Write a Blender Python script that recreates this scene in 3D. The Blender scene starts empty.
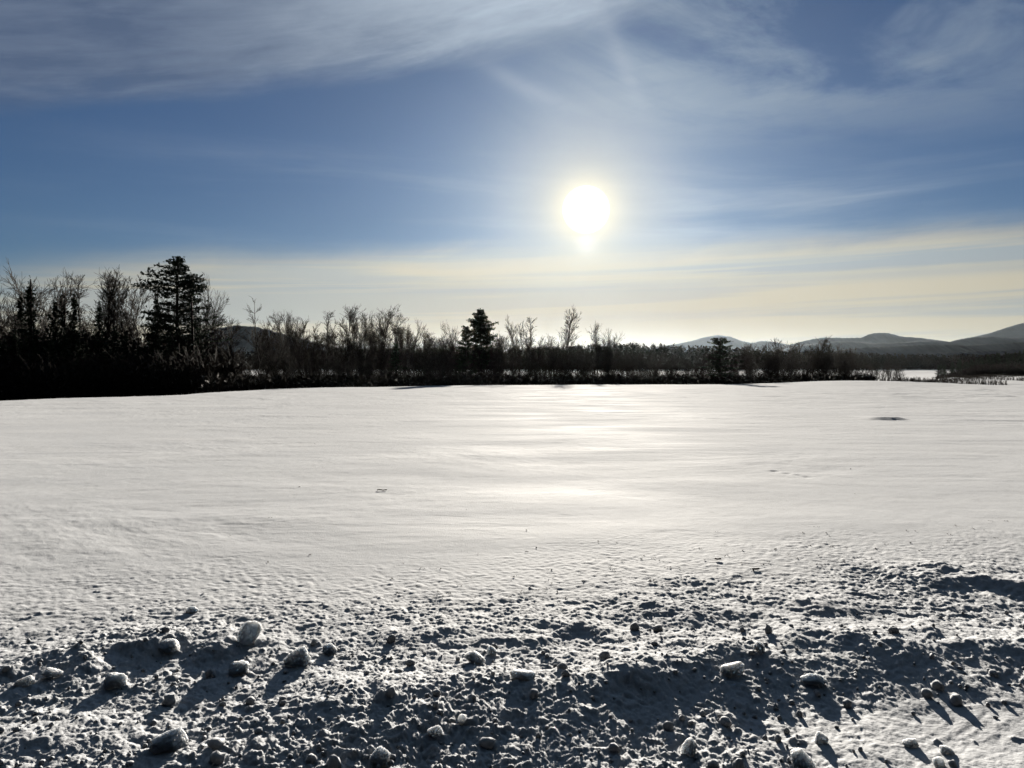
import bpy, math, random
import numpy as np
from mathutils import Vector, noise as mnoise

# ------------------------------------------------------------------ constants
F = 759.0            # focal length in pixels of the 1024 wide frame
HOR = 362.0          # picture row of the true horizon
EYE = 1.7
SUN_AZ = math.radians(5.57)
SUN_EL = math.radians(11.3)
SUN = np.array([math.sin(SUN_AZ)*math.cos(SUN_EL), math.cos(SUN_AZ)*math.cos(SUN_EL), math.sin(SUN_EL)])
PLAIN = -4.5
RNG = np.random.default_rng(11)
scene = bpy.context.scene
COL = scene.collection

def at(x, y, d):
    """the point at depth d that lies under pixel x, y of the photograph"""
    return ((x-512.0)/F*d, d, EYE+(HOR-y)/F*d)

# ------------------------------------------------------------------ object helpers
def link_mesh(name, V, Fc, mat=None, parent=None, smooth=False):
    me = bpy.data.meshes.new(name)
    V = np.asarray(V, dtype=np.float32).reshape(-1, 3)
    Fc = np.asarray(Fc, dtype=np.int32)
    n, k = Fc.shape
    me.vertices.add(len(V)); me.vertices.foreach_set('co', V.ravel())
    me.loops.add(n*k); me.loops.foreach_set('vertex_index', Fc.ravel())
    me.polygons.add(n); me.polygons.foreach_set('loop_start', np.arange(0, n*k, k, dtype=np.int32))
    me.polygons.foreach_set('loop_total', np.full(n, k, dtype=np.int32))
    if smooth: me.polygons.foreach_set('use_smooth', np.ones(n, dtype=bool))
    me.update(calc_edges=True); me.validate()
    if mat: me.materials.append(mat)
    o = bpy.data.objects.new(name, me); COL.objects.link(o)
    if parent: o.parent = parent
    return o

def tag(o, label=None, cat=None, group=None, kind=None):
    if label: o['label'] = label
    if cat: o['category'] = cat
    if group: o['group'] = group
    if kind: o['kind'] = kind
    return o

def empty(name, loc=(0, 0, 0)):
    o = bpy.data.objects.new(name, None); o.empty_display_size = .3
    COL.objects.link(o); o.location = loc
    return o

# ------------------------------------------------------------------ numpy noise
PERM = np.random.default_rng(3).permutation(512).astype(np.int64)
PERM = np.concatenate([PERM, PERM])
GA = np.random.default_rng(5).uniform(0, 2*np.pi, 512)
GX, GY = np.cos(GA), np.sin(GA)
def pn(x, y):
    xi = np.floor(x).astype(np.int64); yi = np.floor(y).astype(np.int64)
    xf = x-xi; yf = y-yi
    xi &= 511; yi &= 511
    u = xf*xf*xf*(xf*(xf*6-15)+10); v = yf*yf*yf*(yf*(yf*6-15)+10)
    def g(i, j, a, b):
        h = PERM[PERM[i & 511]+(j & 511)]
        return GX[h]*a+GY[h]*b
    n00 = g(xi, yi, xf, yf); n10 = g(xi+1, yi, xf-1, yf)
    n01 = g(xi, yi+1, xf, yf-1); n11 = g(xi+1, yi+1, xf-1, yf-1)
    a = n00+u*(n10-n00); b = n01+u*(n11-n01)
    return (a+v*(b-a))*1.5
def fbm(x, y, octs=4, gain=.5, lac=2.03):
    s = np.zeros_like(x); a = 1.0
    for k in range(octs):
        s += a*pn(x+17.3*k, y-9.1*k); x = x*lac; y = y*lac; a *= gain
    return s
def sstep(a, b, x):
    t = np.clip((x-a)/(b-a), 0, 1)
    return t*t*(3-2*t)

# ------------------------------------------------------------------ materials
def new_mat(name):
    m = bpy.data.materials.new(name); m.use_nodes = True
    return m, m.node_tree.nodes, m.node_tree.links, m.node_tree.nodes['Principled BSDF']

def mat_noise(name, c0, c1, scale, rough=.9, detail=4, spec=.2, lo=.35, hi=.65):
    m, N, L, b = new_mat(name)
    tc = N.new('ShaderNodeTexCoord'); nz = N.new('ShaderNodeTexNoise')
    nz.inputs['Scale'].default_value = scale; nz.inputs['Detail'].default_value = detail
    L.new(tc.outputs['Object'], nz.inputs['Vector'])
    r = N.new('ShaderNodeValToRGB')
    r.color_ramp.elements[0].position = lo; r.color_ramp.elements[1].position = hi
    r.color_ramp.elements[0].color = (*c0, 1); r.color_ramp.elements[1].color = (*c1, 1)
    L.new(nz.outputs['Fac'], r.inputs['Fac']); L.new(r.outputs['Color'], b.inputs['Base Color'])
    b.inputs['Roughness'].default_value = rough
    b.inputs['Specular IOR Level'].default_value = spec
    return m

def mat_snow(name, near):
    m, N, L, b = new_mat(name)
    tc = N.new('ShaderNodeTexCoord')
    def nz(scale, detail=4, sy=1.0):
        n = N.new('ShaderNodeTexNoise'); n.inputs['Scale'].default_value = scale; n.inputs['Detail'].default_value = detail
        mp = N.new('ShaderNodeMapping'); mp.inputs['Scale'].default_value = (1, sy, 1)
        L.new(tc.outputs['Object'], mp.inputs['Vector']); L.new(mp.outputs['Vector'], n.inputs['Vector'])
        return n
    # crust: colour barely changes, gloss changes more
    n1 = nz(.3, 7, 1.6)
    r = N.new('ShaderNodeValToRGB'); L.new(n1.outputs['Fac'], r.inputs['Fac'])
    r.color_ramp.elements[0].position = .3; r.color_ramp.elements[1].position = .7
    r.color_ramp.elements[0].color = (.55, .57, .61, 1); r.color_ramp.elements[1].color = (.665, .682, .715, 1)
    n2 = nz(9, 6)
    r2 = N.new('ShaderNodeValToRGB'); L.new(n2.outputs['Fac'], r2.inputs['Fac'])
    r2.color_ramp.elements[0].position = .25; r2.color_ramp.elements[1].position = .5
    r2.color_ramp.elements[0].color = (.80, .79, .78, 1); r2.color_ramp.elements[1].color = (1, 1, 1, 1)
    mx = N.new('ShaderNodeMix'); mx.data_type = 'RGBA'; mx.blend_type = 'MULTIPLY'; mx.inputs['Factor'].default_value = .6
    L.new(r.outputs['Color'], mx.inputs['A']); L.new(r2.outputs['Color'], mx.inputs['B'])
    rr = N.new('ShaderNodeMapRange'); L.new(nz(.22, 5, 2.5).outputs['Fac'], rr.inputs['Value'])
    rr.inputs['From Min'].default_value = .35; rr.inputs['From Max'].default_value = .65
    rr.inputs['To Min'].default_value = .80; rr.inputs['To Max'].default_value = .92
    # grain
    bn = nz(70, 6); bp = N.new('ShaderNodeBump'); bp.inputs['Strength'].default_value = .5; bp.inputs['Distance'].default_value = .006
    L.new(bn.outputs['Fac'], bp.inputs['Height'])
    wc = nz(1.1, 12, 1.7); wc.inputs['Roughness'].default_value = .66; wc.inputs['Distortion'].default_value = .6
    b3 = N.new('ShaderNodeBump'); b3.inputs['Strength'].default_value = .6; b3.inputs['Distance'].default_value = .016
    L.new(wc.outputs['Fac'], b3.inputs['Height']); L.new(b3.outputs['Normal'], bp.inputs['Normal'])
    bn2 = nz(420, 3); bp2 = N.new('ShaderNodeBump'); bp2.inputs['Strength'].default_value = .4; bp2.inputs['Distance'].default_value = .0015
    L.new(bn2.outputs['Fac'], bp2.inputs['Height']); L.new(bp.outputs['Normal'], bp2.inputs['Normal'])
    L.new(bp2.outputs['Normal'], b.inputs['Normal'])
    # packed snow: mostly diffuse with a weak broad sheen
    df = N.new('ShaderNodeBsdfDiffuse'); gl = N.new('ShaderNodeBsdfGlossy'); ms = N.new('ShaderNodeMixShader')
    df.inputs['Roughness'].default_value = .3; ms.inputs['Fac'].default_value = .19
    L.new(mx.outputs['Result'], df.inputs['Color']); L.new(rr.outputs['Result'], gl.inputs['Roughness'])
    for q in (df, gl): L.new(bp2.outputs['Normal'], q.inputs['Normal'])
    L.new(df.outputs[0], ms.inputs[1]); L.new(gl.outputs[0], ms.inputs[2])
    L.new(ms.outputs[0], N['Material Output'].inputs['Surface']); N.remove(b)
    return m

M_SNOW = mat_snow('snow_crust', True)
def mat_chunk():
    m, N, L, b = new_mat('lumps_of_old_snow')
    tc = N.new('ShaderNodeTexCoord'); n = N.new('ShaderNodeTexNoise'); n.inputs['Scale'].default_value = 60; n.inputs['Detail'].default_value = 6
    L.new(tc.outputs['Object'], n.inputs['Vector'])
    bp = N.new('ShaderNodeBump'); bp.inputs['Strength'].default_value = .7; bp.inputs['Distance'].default_value = .006
    L.new(n.outputs['Fac'], bp.inputs['Height']); L.new(bp.outputs['Normal'], b.inputs['Normal'])
    b.inputs['Base Color'].default_value = (.76, .77, .79, 1); b.inputs['Roughness'].default_value = .8; b.inputs['Specular IOR Level'].default_value = .15
    b.inputs['Subsurface Weight'].default_value = .65; b.inputs['Subsurface Radius'].default_value = (.92, .96, 1.0); b.inputs['Subsurface Scale'].default_value = .035
    return m
M_CHUNK = mat_chunk()
M_BARK = mat_noise('grey_bark', (.022, .019, .016), (.065, .056, .048), 6)
M_TWIG = mat_noise('brown_twigs', (.016, .013, .011), (.038, .03, .024), 3)
M_BIRCH = mat_noise('pale_birch_bark', (.16, .15, .13), (.5, .47, .42), 5)
M_NEEDLE = mat_noise('conifer_needles', (.012, .022, .012), (.035, .055, .028), 1.2)
M_PINE = mat_noise('pine_needles', (.014, .024, .014), (.04, .056, .03), 1.0)
M_BRUSH = mat_noise('dry_brush', (.014, .011, .009), (.04, .031, .023), 1.5)
M_WOOD = mat_noise('far_wood_foliage', (.014, .018, .012), (.05, .042, .032), .06)
M_HILL = mat_noise('forested_hill_haze_tint', (.012, .019, .030), (.032, .043, .062), .012, detail=6)  # forest colour with the blue of distant haze mixed in
M_HILL2 = mat_noise('far_hill_haze_tint', (.018, .028, .045), (.05, .068, .10), .004, detail=6)  # same forest, paler and bluer: more air haze put into the colour
M_SOIL = mat_noise('dark_bark_litter', (.012, .01, .008), (.05, .038, .028), 30)

# ------------------------------------------------------------------ terrain
EDGE_PX = np.array([-600, -200, 0, 90, 180, 250, 300, 380, 500, 690, 760, 860, 905, 946, 1024, 1400], float)
EDGE_D = np.array([36, 39, 43, 49, 55, 70, 78, 87, 101, 106, 109, 110, 104, 97, 100, 110], float)
EDGE_L = np.array([40, 40, 40, 40, 40, 40, 40, 40, 38, 36, 36, 36, 60, 150, 190, 220], float)

def gpt(x, y, z=0.0):
    d = (EYE-z)*F/(y-HOR)
    return (x-512)/F*d, d

def ridge(X, Y, pts, h, wf, wn):
    """a ploughed ridge along pixel points; wf width on the far side, wn on the near side"""
    P = [gpt(*p) for p in pts]
    px = np.array([p[0] for p in P]); py = np.array([p[1] for p in P])
    o = np.argsort(px); px, py = px[o], py[o]
    wob = .10*pn(X*2.3+3, np.full_like(X, .37)+py.mean())+.07*pn(X*6+1, Y*3)+.03*pn(X*15, Y*15)
    d = Y-(np.interp(X, px, py)+wob)
    endl = .35
    e = sstep(px[0]-endl, px[0]+endl*.4, X)*(1-sstep(px[-1]-endl*.4, px[-1]+endl, X))
    prof = np.where(d > 0, np.exp(-(d/wf)**2), np.exp(-(d/(wn*1.8))**2))
    return .40*h*e*prof*(1+.7*pn(X*3.1+7, Y*3.1)+.35*pn(X*8, Y*8+3))

def height(X, Y, fine=True):
    R = np.hypot(X, Y)
    s = X/np.maximum(Y, 1e-3)
    s = np.where(Y > 1e-3, np.clip(s, -1.4, 1.2), np.sign(X)*1.2)
    pxx = 512+s*F
    d = np.maximum(Y, .62*R)
    De = np.interp(pxx, EDGE_PX, EDGE_D)+2.0*pn(X*.06, Y*.02+3)
    Le = np.interp(pxx, EDGE_PX, EDGE_L)
    z = -.01467*np.clip(d-8, 0, None)
    zc = -.01467*np.clip(De-8, 0, None)
    t = np.clip((d-De)/Le, 0, 1); t = t*t*(3-2*t)*.65+t*.35
    lev = np.interp(pxx, [905, 950], [PLAIN, -2.7])
    z = np.where(d > De, zc+(lev-zc)*t, z)
    z = z+(PLAIN-lev)*sstep(300, 460, d)*(d > De)
    z = z+.55*np.exp(-((X-49)/10.5)**2-((Y-106)/16)**2)
    # broad undulation of the field
    on = sstep(6, 22, R)
    z = z+on*(.030*pn(X*.055+4, Y*.09)+.012*pn(X*.16, Y*.28+8))*(1-.6*sstep(200, 900, R))
    far = sstep(120, 260, R)*(1-sstep(2000, 6000, R))
    z = z+far*.35*pn(X*.02, Y*.02)
    rt = sstep(880, 960, pxx)*(Y > 0)*sstep(90, 110, d)*(1-sstep(260, 400, d))
    z = z+rt*(.42*pn(X*.09+5, Y*.06)+.22*pn(X*.25, Y*.13))
    # wind ripples in the crust
    rip = sstep(4.5, 9, R)*(1-sstep(60, 140, R))
    m = .45+.9*sstep(-.2, .5, pn(X*.12+9, Y*.16-4))
    m = m+.6*np.exp(-((X+2.6)/2.2)**2-((Y-10.5)/2.5)**2)
    rr = sstep(.38, .6, s)*sstep(30, 70, Y)
    wq = .6*pn(X*.31, Y*.31+2)
    z = z+rip*m*(.008*fbm(X*.42+wq, Y*.62+3, 7, .62)+.0010*fbm(X*2.1+wq*3, Y*3.4, 4, .6))
    hc = fbm(X*.45+wq+5, Y*.8, 5, .55)
    for lev_, a_ in ((-.28, .010), (.02, .012), (.30, .010)):
        z = z+rip*a_*(.22+.78*sstep(14, 42, R))*sstep(-.35, .35, pn(X*.17+lev_*9, Y*.2))*sstep(lev_-.07, lev_+.07, hc)
    z = z+rip*(.032*sstep(25, 60, R)+.06*rr)*fbm(X*.22+wq, Y*.30, 4, .6)
    # snow lip lying on the field
    lip = np.exp(-np.abs((X-12.8)/.62)**4)
    dd = Y-25.7-.12*pn(X*2, X*0+.2)
    z = z+lip*.085*np.where(dd > 0, np.exp(-(dd/1.6)**2), np.exp(-(dd/.10)**2))
    lip = np.exp(-np.abs((X-16.2)/1.6)**4)
    dd = Y-25.2
    z = z+lip*.035*np.where(dd > 0, np.exp(-(dd/1.2)**2), np.exp(-(dd/.18)**2))
    if not fine: return z
    # --- ploughed bank beside the road
    by = np.interp(pxx, [-200, 0, 250, 420, 540, 640, 760, 860, 1024, 1300], [612, 607, 596, 590, 588, 570, 563, 556, 548, 540])
    bd = EYE*F/(by-HOR)
    jit = .5*fbm(X*.9+2, Y*.9, 3)+.25*pn(X*4, Y*4)
    zone = (1-sstep(bd-.75, bd+.25, d+jit*.55))*(Y > -2)
    rough = (1-sstep(bd-.3, bd+1.6, d+jit))
    # shoulder of the road, smoother and lower, bottom right
    cx = np.array([gpt(*p)[0] for p in [(60, 768), (330, 712), (560, 694), (640, 676), (720, 660), (800, 652), (900, 655), (1024, 655), (1250, 640)]])
    cy = np.array([gpt(*p)[1] for p in [(60, 768), (330, 712), (560, 694), (640, 676), (720, 660), (800, 652), (900, 655), (1024, 655), (1250, 640)]])
    cy = np.interp(X, cx, cy)+.10*pn(X*2.1, X*0+1.7)+.05*pn(X*5, Y*2)
    dn = cy-Y
    step = sstep(-.1, .75, dn)
    amp = np.interp(X, [-1.6, -.7, 0, .6, 1.5, 2.5, 4], [.0, .012, .018, .024, .024, .014, .008])*(1+.8*pn(X*1.7+4, Y*1.7))
    z = z-amp*step+.04*zone*np.exp(-(dn/.45)**2)*np.interp(X, [-1.6, -.7, 1, 4], [0, 1, 1, .7])
    R_ = [([(88, 654), (150, 650), (205, 650), (245, 657)], .13, .35, .08),
          ([(0, 668), (55, 662), (100, 668)], .06, .25, .07),
          ([(330, 704), (360, 700), (395, 703)], .07, .3, .08),
          ([(430, 638), (455, 636), (480, 638)], .06, .3, .06),
          ([(530, 638), (560, 633), (590, 634)], .07, .3, .06),
          ([(590, 690), (625, 680), (650, 680)], .08, .3, .07),
          ([(670, 672), (730, 655), (790, 668)], .07, .35, .09),
          ([(805, 645), (850, 644), (895, 652)], .085, .4, .07),
          ([(935, 642), (985, 648), (1040, 660)], .10, .4, .09),
          ([(930, 583), (960, 580), (1000, 588), (1040, 590)], .13, .5, .09),
          ([(810, 612), (835, 608), (860, 609)], .08, .35, .07),
          ([(640, 615), (690, 616), (740, 613)], .045, .35, .07),
          ([(665, 626), (700, 624), (735, 628)], .045, .3, .06),
          ([(760, 612), (790, 607), (815, 610)], .05, .3, .06),
          ([(880, 660), (930, 668), (980, 690)], .05, .3, .08),
          ([(20, 742), (60, 735), (110, 745)], .05, .25, .07)]
    for pts, h, wf, wn in R_:
        z = z+ridge(X, Y, pts, h, wf, wn)
    smooth = sstep(.35, .8, dn)*sstep(.75, 1.5, X)          # road shoulder: packed and scraped
    k = zone*(1-.62*smooth)
    k = k*(.78+.22*sstep(6.2, 4.3, d))*(1+.5*pn(X*1.1+8, Y*1.1))
    k = k*(1+.75*np.exp(-((X+.15)/.75)**2-((Y-3.45)/.55)**2)+.25*np.exp(-((X-1.0)/.8)**2-((Y-3.9)/.4)**2))
    wx = .03*pn(X*9+4, Y*9); wy = .03*pn(X*9, Y*9+7)
    z = z+k*(.010*fbm(X*3.1, Y*3.1+2, 2)-.010*np.abs(pn(X*6.3+1, Y*6.3))+.010*np.abs(pn((X+wx)*12.7, (Y+wy)*12.7+5))-.008*np.abs(pn((X+wx)*16+3, (Y+wy)*16))
             +.007*np.abs(pn((X+wx)*25, (Y+wy)*25))-.006*np.abs(pn(X*38+wx*60, Y*38))+.0045*np.abs(pn(X*60+wx*90, Y*60))+.0025*pn(X*105, Y*105)-.0)
    mid = zone*sstep(4.0, 5.6, d)*(.75+.5*pn(X*.8+3, Y*.8))
    z = z+mid*(.014*np.abs(pn((X+wx)*4.4, (Y+wy)*6))-.015*np.abs(pn((X+wx)*9+2, Y*13))+.010*np.abs(pn(X*19, Y*26))+.004*pn(X*37, Y*47))
    z = z+rough*(1-zone)*(.010*np.abs(pn(X*8, Y*11))+.004*pn(X*22, Y*30))
    # scrape marks along the slope
    z = z+zone*smooth*.0026*fbm((X+Y*.7)*3+.4*pn(X*3, Y*3), (Y-X*.7)*15+.9*pn(X*4+2, Y*4), 3)
    return z

def build_ground():
    r = [np.array([.3, .5, .8, 1.1])]
    def geo(a, b, q): return a*np.exp(np.arange(0, math.log(b/a), q))
    r += [geo(1.4, 2.4, .012), geo(2.4, 8.5, .0026), geo(8.5, 25, .0048), geo(25, 150, .008), geo(150, 14000, .045)]
    r = np.concatenate(r+[np.array([14000.])])
    a = np.radians(np.concatenate([np.arange(-180, -44, 3.4), np.arange(-44, -38, .35), np.arange(-38, 38, .08), np.arange(38, 44, .35), np.arange(44, 180, 3.4)]))
    A, Rr = np.meshgrid(a, r)
    X = Rr*np.sin(A); Y = Rr*np.cos(A)
    Z = height(X, Y)
    # clods thrown by the plough, pressed into the surface
    rng = np.random.default_rng(21)
    la = a
    n = 0
    for size_lo, size_hi, cnt in ((.008, .017, 3000), (.017, .03, 420), (.03, .05, 30)):
        for _ in range(cnt):
            y0 = rng.uniform(2.3, 7.6); x0 = rng.uniform(-.78, .78)*y0
            pxx = 512+x0/y0*F; py = HOR+EYE/y0*F
            lim = np.interp(pxx, [-200, 0, 250, 420, 540, 640, 760, 860, 1024, 1300], [612, 607, 596, 590, 588, 570, 563, 556, 548, 540])
            if py < lim+rng.normal(2, 10): continue
            w = rng.uniform(size_lo, size_hi)
            if w > .016 and py < lim+28: continue
            if w > .03 and py < lim+60: continue
            if w > .017 and pxx > 800 and rng.random() < .75: continue
            shoulder = (py > 705) and (pxx > 800)
            if shoulder and rng.random() < .8: continue
            if pxx > 560 and py < 640 and rng.random() < .55: continue
            if size_lo > .03 and py < 630 and rng.random() < .5: continue
            rr = math.hypot(x0, y0); aa = math.atan2(x0, y0)
            i0, i1 = np.searchsorted(r, [rr-w*1.7, rr+w*1.7]); j0, j1 = np.searchsorted(la, [aa-w*1.7/rr, aa+w*1.7/rr])
            if i1-i0 < 2 or j1-j0 < 2: continue
            dx = X[i0:i1, j0:j1]-x0; dy = Y[i0:i1, j0:j1]-y0
            th = rng.uniform(0, 3.14); c, s_ = math.cos(th), math.sin(th)
            u = (dx*c+dy*s_)/(w*rng.uniform(1.0, 1.6)); v = (-dx*s_+dy*c)/(w*rng.uniform(.7, 1.0))
            q = np.abs(u)**2.4+np.abs(v)**2.4
            hh = w*rng.uniform(.18, .5)
            cap = np.where(q < 1, hh*np.sqrt(np.clip(1-q, 0, 1))*(1+rng.uniform(-.45, .45)*u+rng.uniform(-.45, .45)*v), 0)
            cap = cap*(1+.55*pn((X[i0:i1, j0:j1]*1.0+n)*.9/w*.8, Y[i0:i1, j0:j1]*.72/w))
            Z[i0:i1, j0:j1] += np.clip(cap, 0, None); n += 1
    # prints of a small animal and a few dents in the crust
    for (px_, py_) in ((774, 471), (787, 473.5), (799, 475.5), (806, 477)):
        y0 = (EYE+.055)*F/(py_-HOR); x0 = (px_-512)/F*y0
        m = np.exp(-((X-x0)/.07)**2-((Y-y0)/.09)**2); Z -= .013*m
        m = np.exp(-((X-x0)/.07)**2-((Y-y0-.16)/.06)**2); Z += .006*m
    nr, na = X.shape
    V = np.stack([X, Y, Z], -1).reshape(-1, 3)
    i, j = np.meshgrid(np.arange(nr-1), np.arange(na), indexing='ij')
    jn = (j+1) % na
    Fc = np.stack([i*na+j, i*na+jn, (i+1)*na+jn, (i+1)*na+j], -1).reshape(-1, 4)[:, ::-1]
    o = link_mesh('ground', V, Fc, M_SNOW, smooth=True)
    tag(o, kind='structure')
    return r, a, Z
GR, GAZ, GZ = build_ground()

def gz(x, y):
    """height of the finished ground under a point"""
    rr = math.hypot(x, y); aa = math.atan2(x, y)
    i = int(np.clip(np.searchsorted(GR, rr), 1, len(GR)-1)); j = int(np.clip(np.searchsorted(GAZ, aa), 1, len(GAZ)-1))
    t = (rr-GR[i-1])/(GR[i]-GR[i-1]); s = (aa-GAZ[j-1])/(GAZ[j]-GAZ[j-1])
    return float((GZ[i-1, j-1]*(1-s)+GZ[i-1, j]*s)*(1-t)+(GZ[i, j-1]*(1-s)+GZ[i, j]*s)*t)

def hit(px, py):
    """where the sight line of a pixel meets the ground"""
    k = (py-HOR)/F
    d = EYE/k
    lo, hi = d*.6, d*1.5
    best = None
    for q in np.linspace(lo, hi, 160):
        x = (px-512)/F*q
        if EYE-k*q <= gz(x, q)+.002:
            return x, q, gz(x, q)
    return (px-512)/F*d, d, gz((px-512)/F*d, d)

# ------------------------------------------------------------------ segment and leaf meshes
def tubes(segs, sides=3):
    S = np.array(segs, float)
    p0, p1, r0, r1 = S[:, 0:3], S[:, 3:6], S[:, 6], S[:, 7]
    ax = p1-p0; L = np.linalg.norm(ax, axis=1, keepdims=True)+1e-9; ax = ax/L
    ref = np.where(np.abs(ax[:, 2:3]) > .9, np.array([[1., 0, 0]]), np.array([[0, 0, 1.]]))
    u = np.cross(ax, ref); u /= np.linalg.norm(u, axis=1, keepdims=True)+1e-9
    v = np.cross(ax, u)
    an = np.arange(sides)*2*np.pi/sides
    ring = u[:, None, :]*np.cos(an)[None, :, None]+v[:, None, :]*np.sin(an)[None, :, None]
    A = p0[:, None, :]+ring*r0[:, None, None]; B = p1[:, None, :]+ring*r1[:, None, None]
    V = np.concatenate([A, B], 1).reshape(-1, 3)
    n = len(S); base = (np.arange(n)*2*sides)[:, None]
    k = np.arange(sides)[None, :]; kn = (k+1) % sides
    Fc = np.stack([base+k, base+kn, base+sides+kn, base+sides+k], -1).reshape(-1, 4)
    return V, Fc

def leaves(C, size, rng, flat=1.0, long=1.6):
    """triangles scattered at centres C; flat squeezes them towards level"""
    n = len(C)
    a = rng.normal(size=(n, 3)); a[:, 2] *= flat; a /= np.linalg.norm(a, axis=1, keepdims=True)
    b = rng.normal(size=(n, 3)); b[:, 2] *= flat; b -= a*(a*b).sum(1, keepdims=True); b /= np.linalg.norm(b, axis=1, keepdims=True)+1e-9
    sz = (np.asarray(size)*rng.uniform(.7, 1.3, n))[:, None]
    V = np.stack([C+a*sz*long*.6, C-a*sz*long*.4+b*sz*.5, C-a*sz*long*.4-b*sz*.5], 1).reshape(-1, 3)
    return V, np.arange(n*3).reshape(-1, 3)

def unit(v):
    n = math.sqrt(sum(c*c for c in v))
    return [c/n for c in v]

# ------------------------------------------------------------------ tree builders (each 10 m tall, standing at the origin)
def grow(rng, p, d, L, r, up, segs_out, nseg, wob):
    pts = [(list(p), list(d), r)]
    p = list(p); d = list(d)
    for k in range(nseg):
        d = unit([d[0]+rng.gauss(0, wob), d[1]+rng.gauss(0, wob), d[2]+rng.gauss(0, wob*.6)+up])
        q = [p[i]+d[i]*L/nseg for i in range(3)]
        r2 = r*(1-.8/nseg) if k < nseg-1 else r*.45
        r2 = max(r2, .013)
        segs_out.append((*p, *q, r, r2))
        p, r = q, r2
        pts.append((list(p), list(d), r))
    return pts

def side(rng, d, ang):
    d = unit(d)
    ref = [rng.gauss(0, 1) for _ in range(3)]
    dt = sum(ref[i]*d[i] for i in range(3)); ref = unit([ref[i]-dt*d[i] for i in range(3)])
    c, s = math.cos(ang), math.sin(ang)
    return [d[i]*c+ref[i]*s for i in range(3)]

def bare(seed, kind):
    rng = random.Random(seed)
    trunk, crown = [], []
    leaders = []
    if kind == 'broad':
        t = grow(rng, (0, 0, -.3), (rng.gauss(0, .04), rng.gauss(0, .04), 1), 4.0, .17, .02, trunk, 4, .05)
        for k in range(rng.randint(4, 6)):
            b = t[-1-(k % 2)]
            leaders.append(grow(rng, b[0], side(rng, (0, 0, 1), rng.uniform(.2, .75)), rng.uniform(4.6, 6.0), .085, .04, trunk, 6, .075))
        ang, cl, twl, up = (.4, .8), 2.6, 1.1, .06
    elif kind == 'vase':
        t = grow(rng, (0, 0, -.3), (0, 0, 1), 2.2, .15, .02, trunk, 3, .05)
        for k in range(rng.randint(3, 5)):
            b = t[-1-(k % 2)]
            leaders.append(grow(rng, b[0], side(rng, (0, 0, 1), rng.uniform(.1, .36)), rng.uniform(6.6, 8.1), .08, .035, trunk, 7, .05))
        ang, cl, twl, up = (.25, .55), 2.2, 1.0, .08
    elif kind == 'slender':
        t = grow(rng, (0, 0, -.3), (rng.gauss(0, .03), 0, 1), 10.2, .11, .03, trunk, 10, .05)
        leaders.append(t[3:])
        ang, cl, twl, up = (.28, .6), 2.7, 1.0, .06
    elif kind == 'pole':
        t = grow(rng, (0, 0, -.3), (0, 0, 1), 10.2, .085, .03, trunk, 10, .04)
        leaders.append(t[5:])
        ang, cl, twl, up = (.25, .55), 1.4, .6, .06
    elif kind == 'fork':
        t = grow(rng, (0, 0, -.3), (.06, 0, 1), 4.4, .13, .02, trunk, 4, .06)
        leaders.append(grow(rng, t[-1][0], unit((-.24, .05, 1)), 6.3, .085, .02, trunk, 7, .08))
        leaders.append(grow(rng, t[-1][0], unit((.38, -.05, 1)), 4.8, .075, .05, trunk, 6, .08))
        ang, cl, twl, up = (.5, 1.0), 1.3, .6, .0
    elif kind == 'clump':
        for k in range(4):
            a = rng.uniform(0, 6.28)
            leaders.append(grow(rng, (.3*math.cos(a), .3*math.sin(a), -.3), side(rng, (0, 0, 1), rng.uniform(.04, .24)), rng.uniform(7.5, 10.3), .08, .03, trunk, 8, .07)[2:])
        ang, cl, twl, up = (.25, .6), 2.1, 1.0, .08
    dense = {'broad': 12, 'vase': 13, 'slender': 30, 'pole': 14, 'fork': 9, 'clump': 12}[kind]
    for ld in leaders:
        n = len(ld)
        for k in range(dense):
            f = .18+.8*(k+rng.random())/dense
            i = min(n-1, max(1, int(f*n)))
            p, d, r = ld[i]
            L = cl*(1.15-.75*f)*rng.uniform(.6, 1.25)
            br = grow(rng, p, side(rng, d, rng.uniform(*ang)), L, max(.032, r*.5), up, crown, 4, .085)
            for q in range(6):
                pp, dd, r2 = br[rng.randint(1, 4)]
                tw = grow(rng, pp, side(rng, dd, rng.uniform(.25, .7)), twl*rng.uniform(.5, 1.2), .017, up, crown, 2, .10)
                for w in range(4):
                    p3, d3, r3 = tw[rng.randint(1, 2)]
                    grow(rng, p3, side(rng, d3, rng.uniform(.25, .7)), twl*.5*rng.uniform(.5, 1.2), .013, up, crown, 1, .1)
    return tubes(trunk, 6), tubes(crown, 3)

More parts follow.
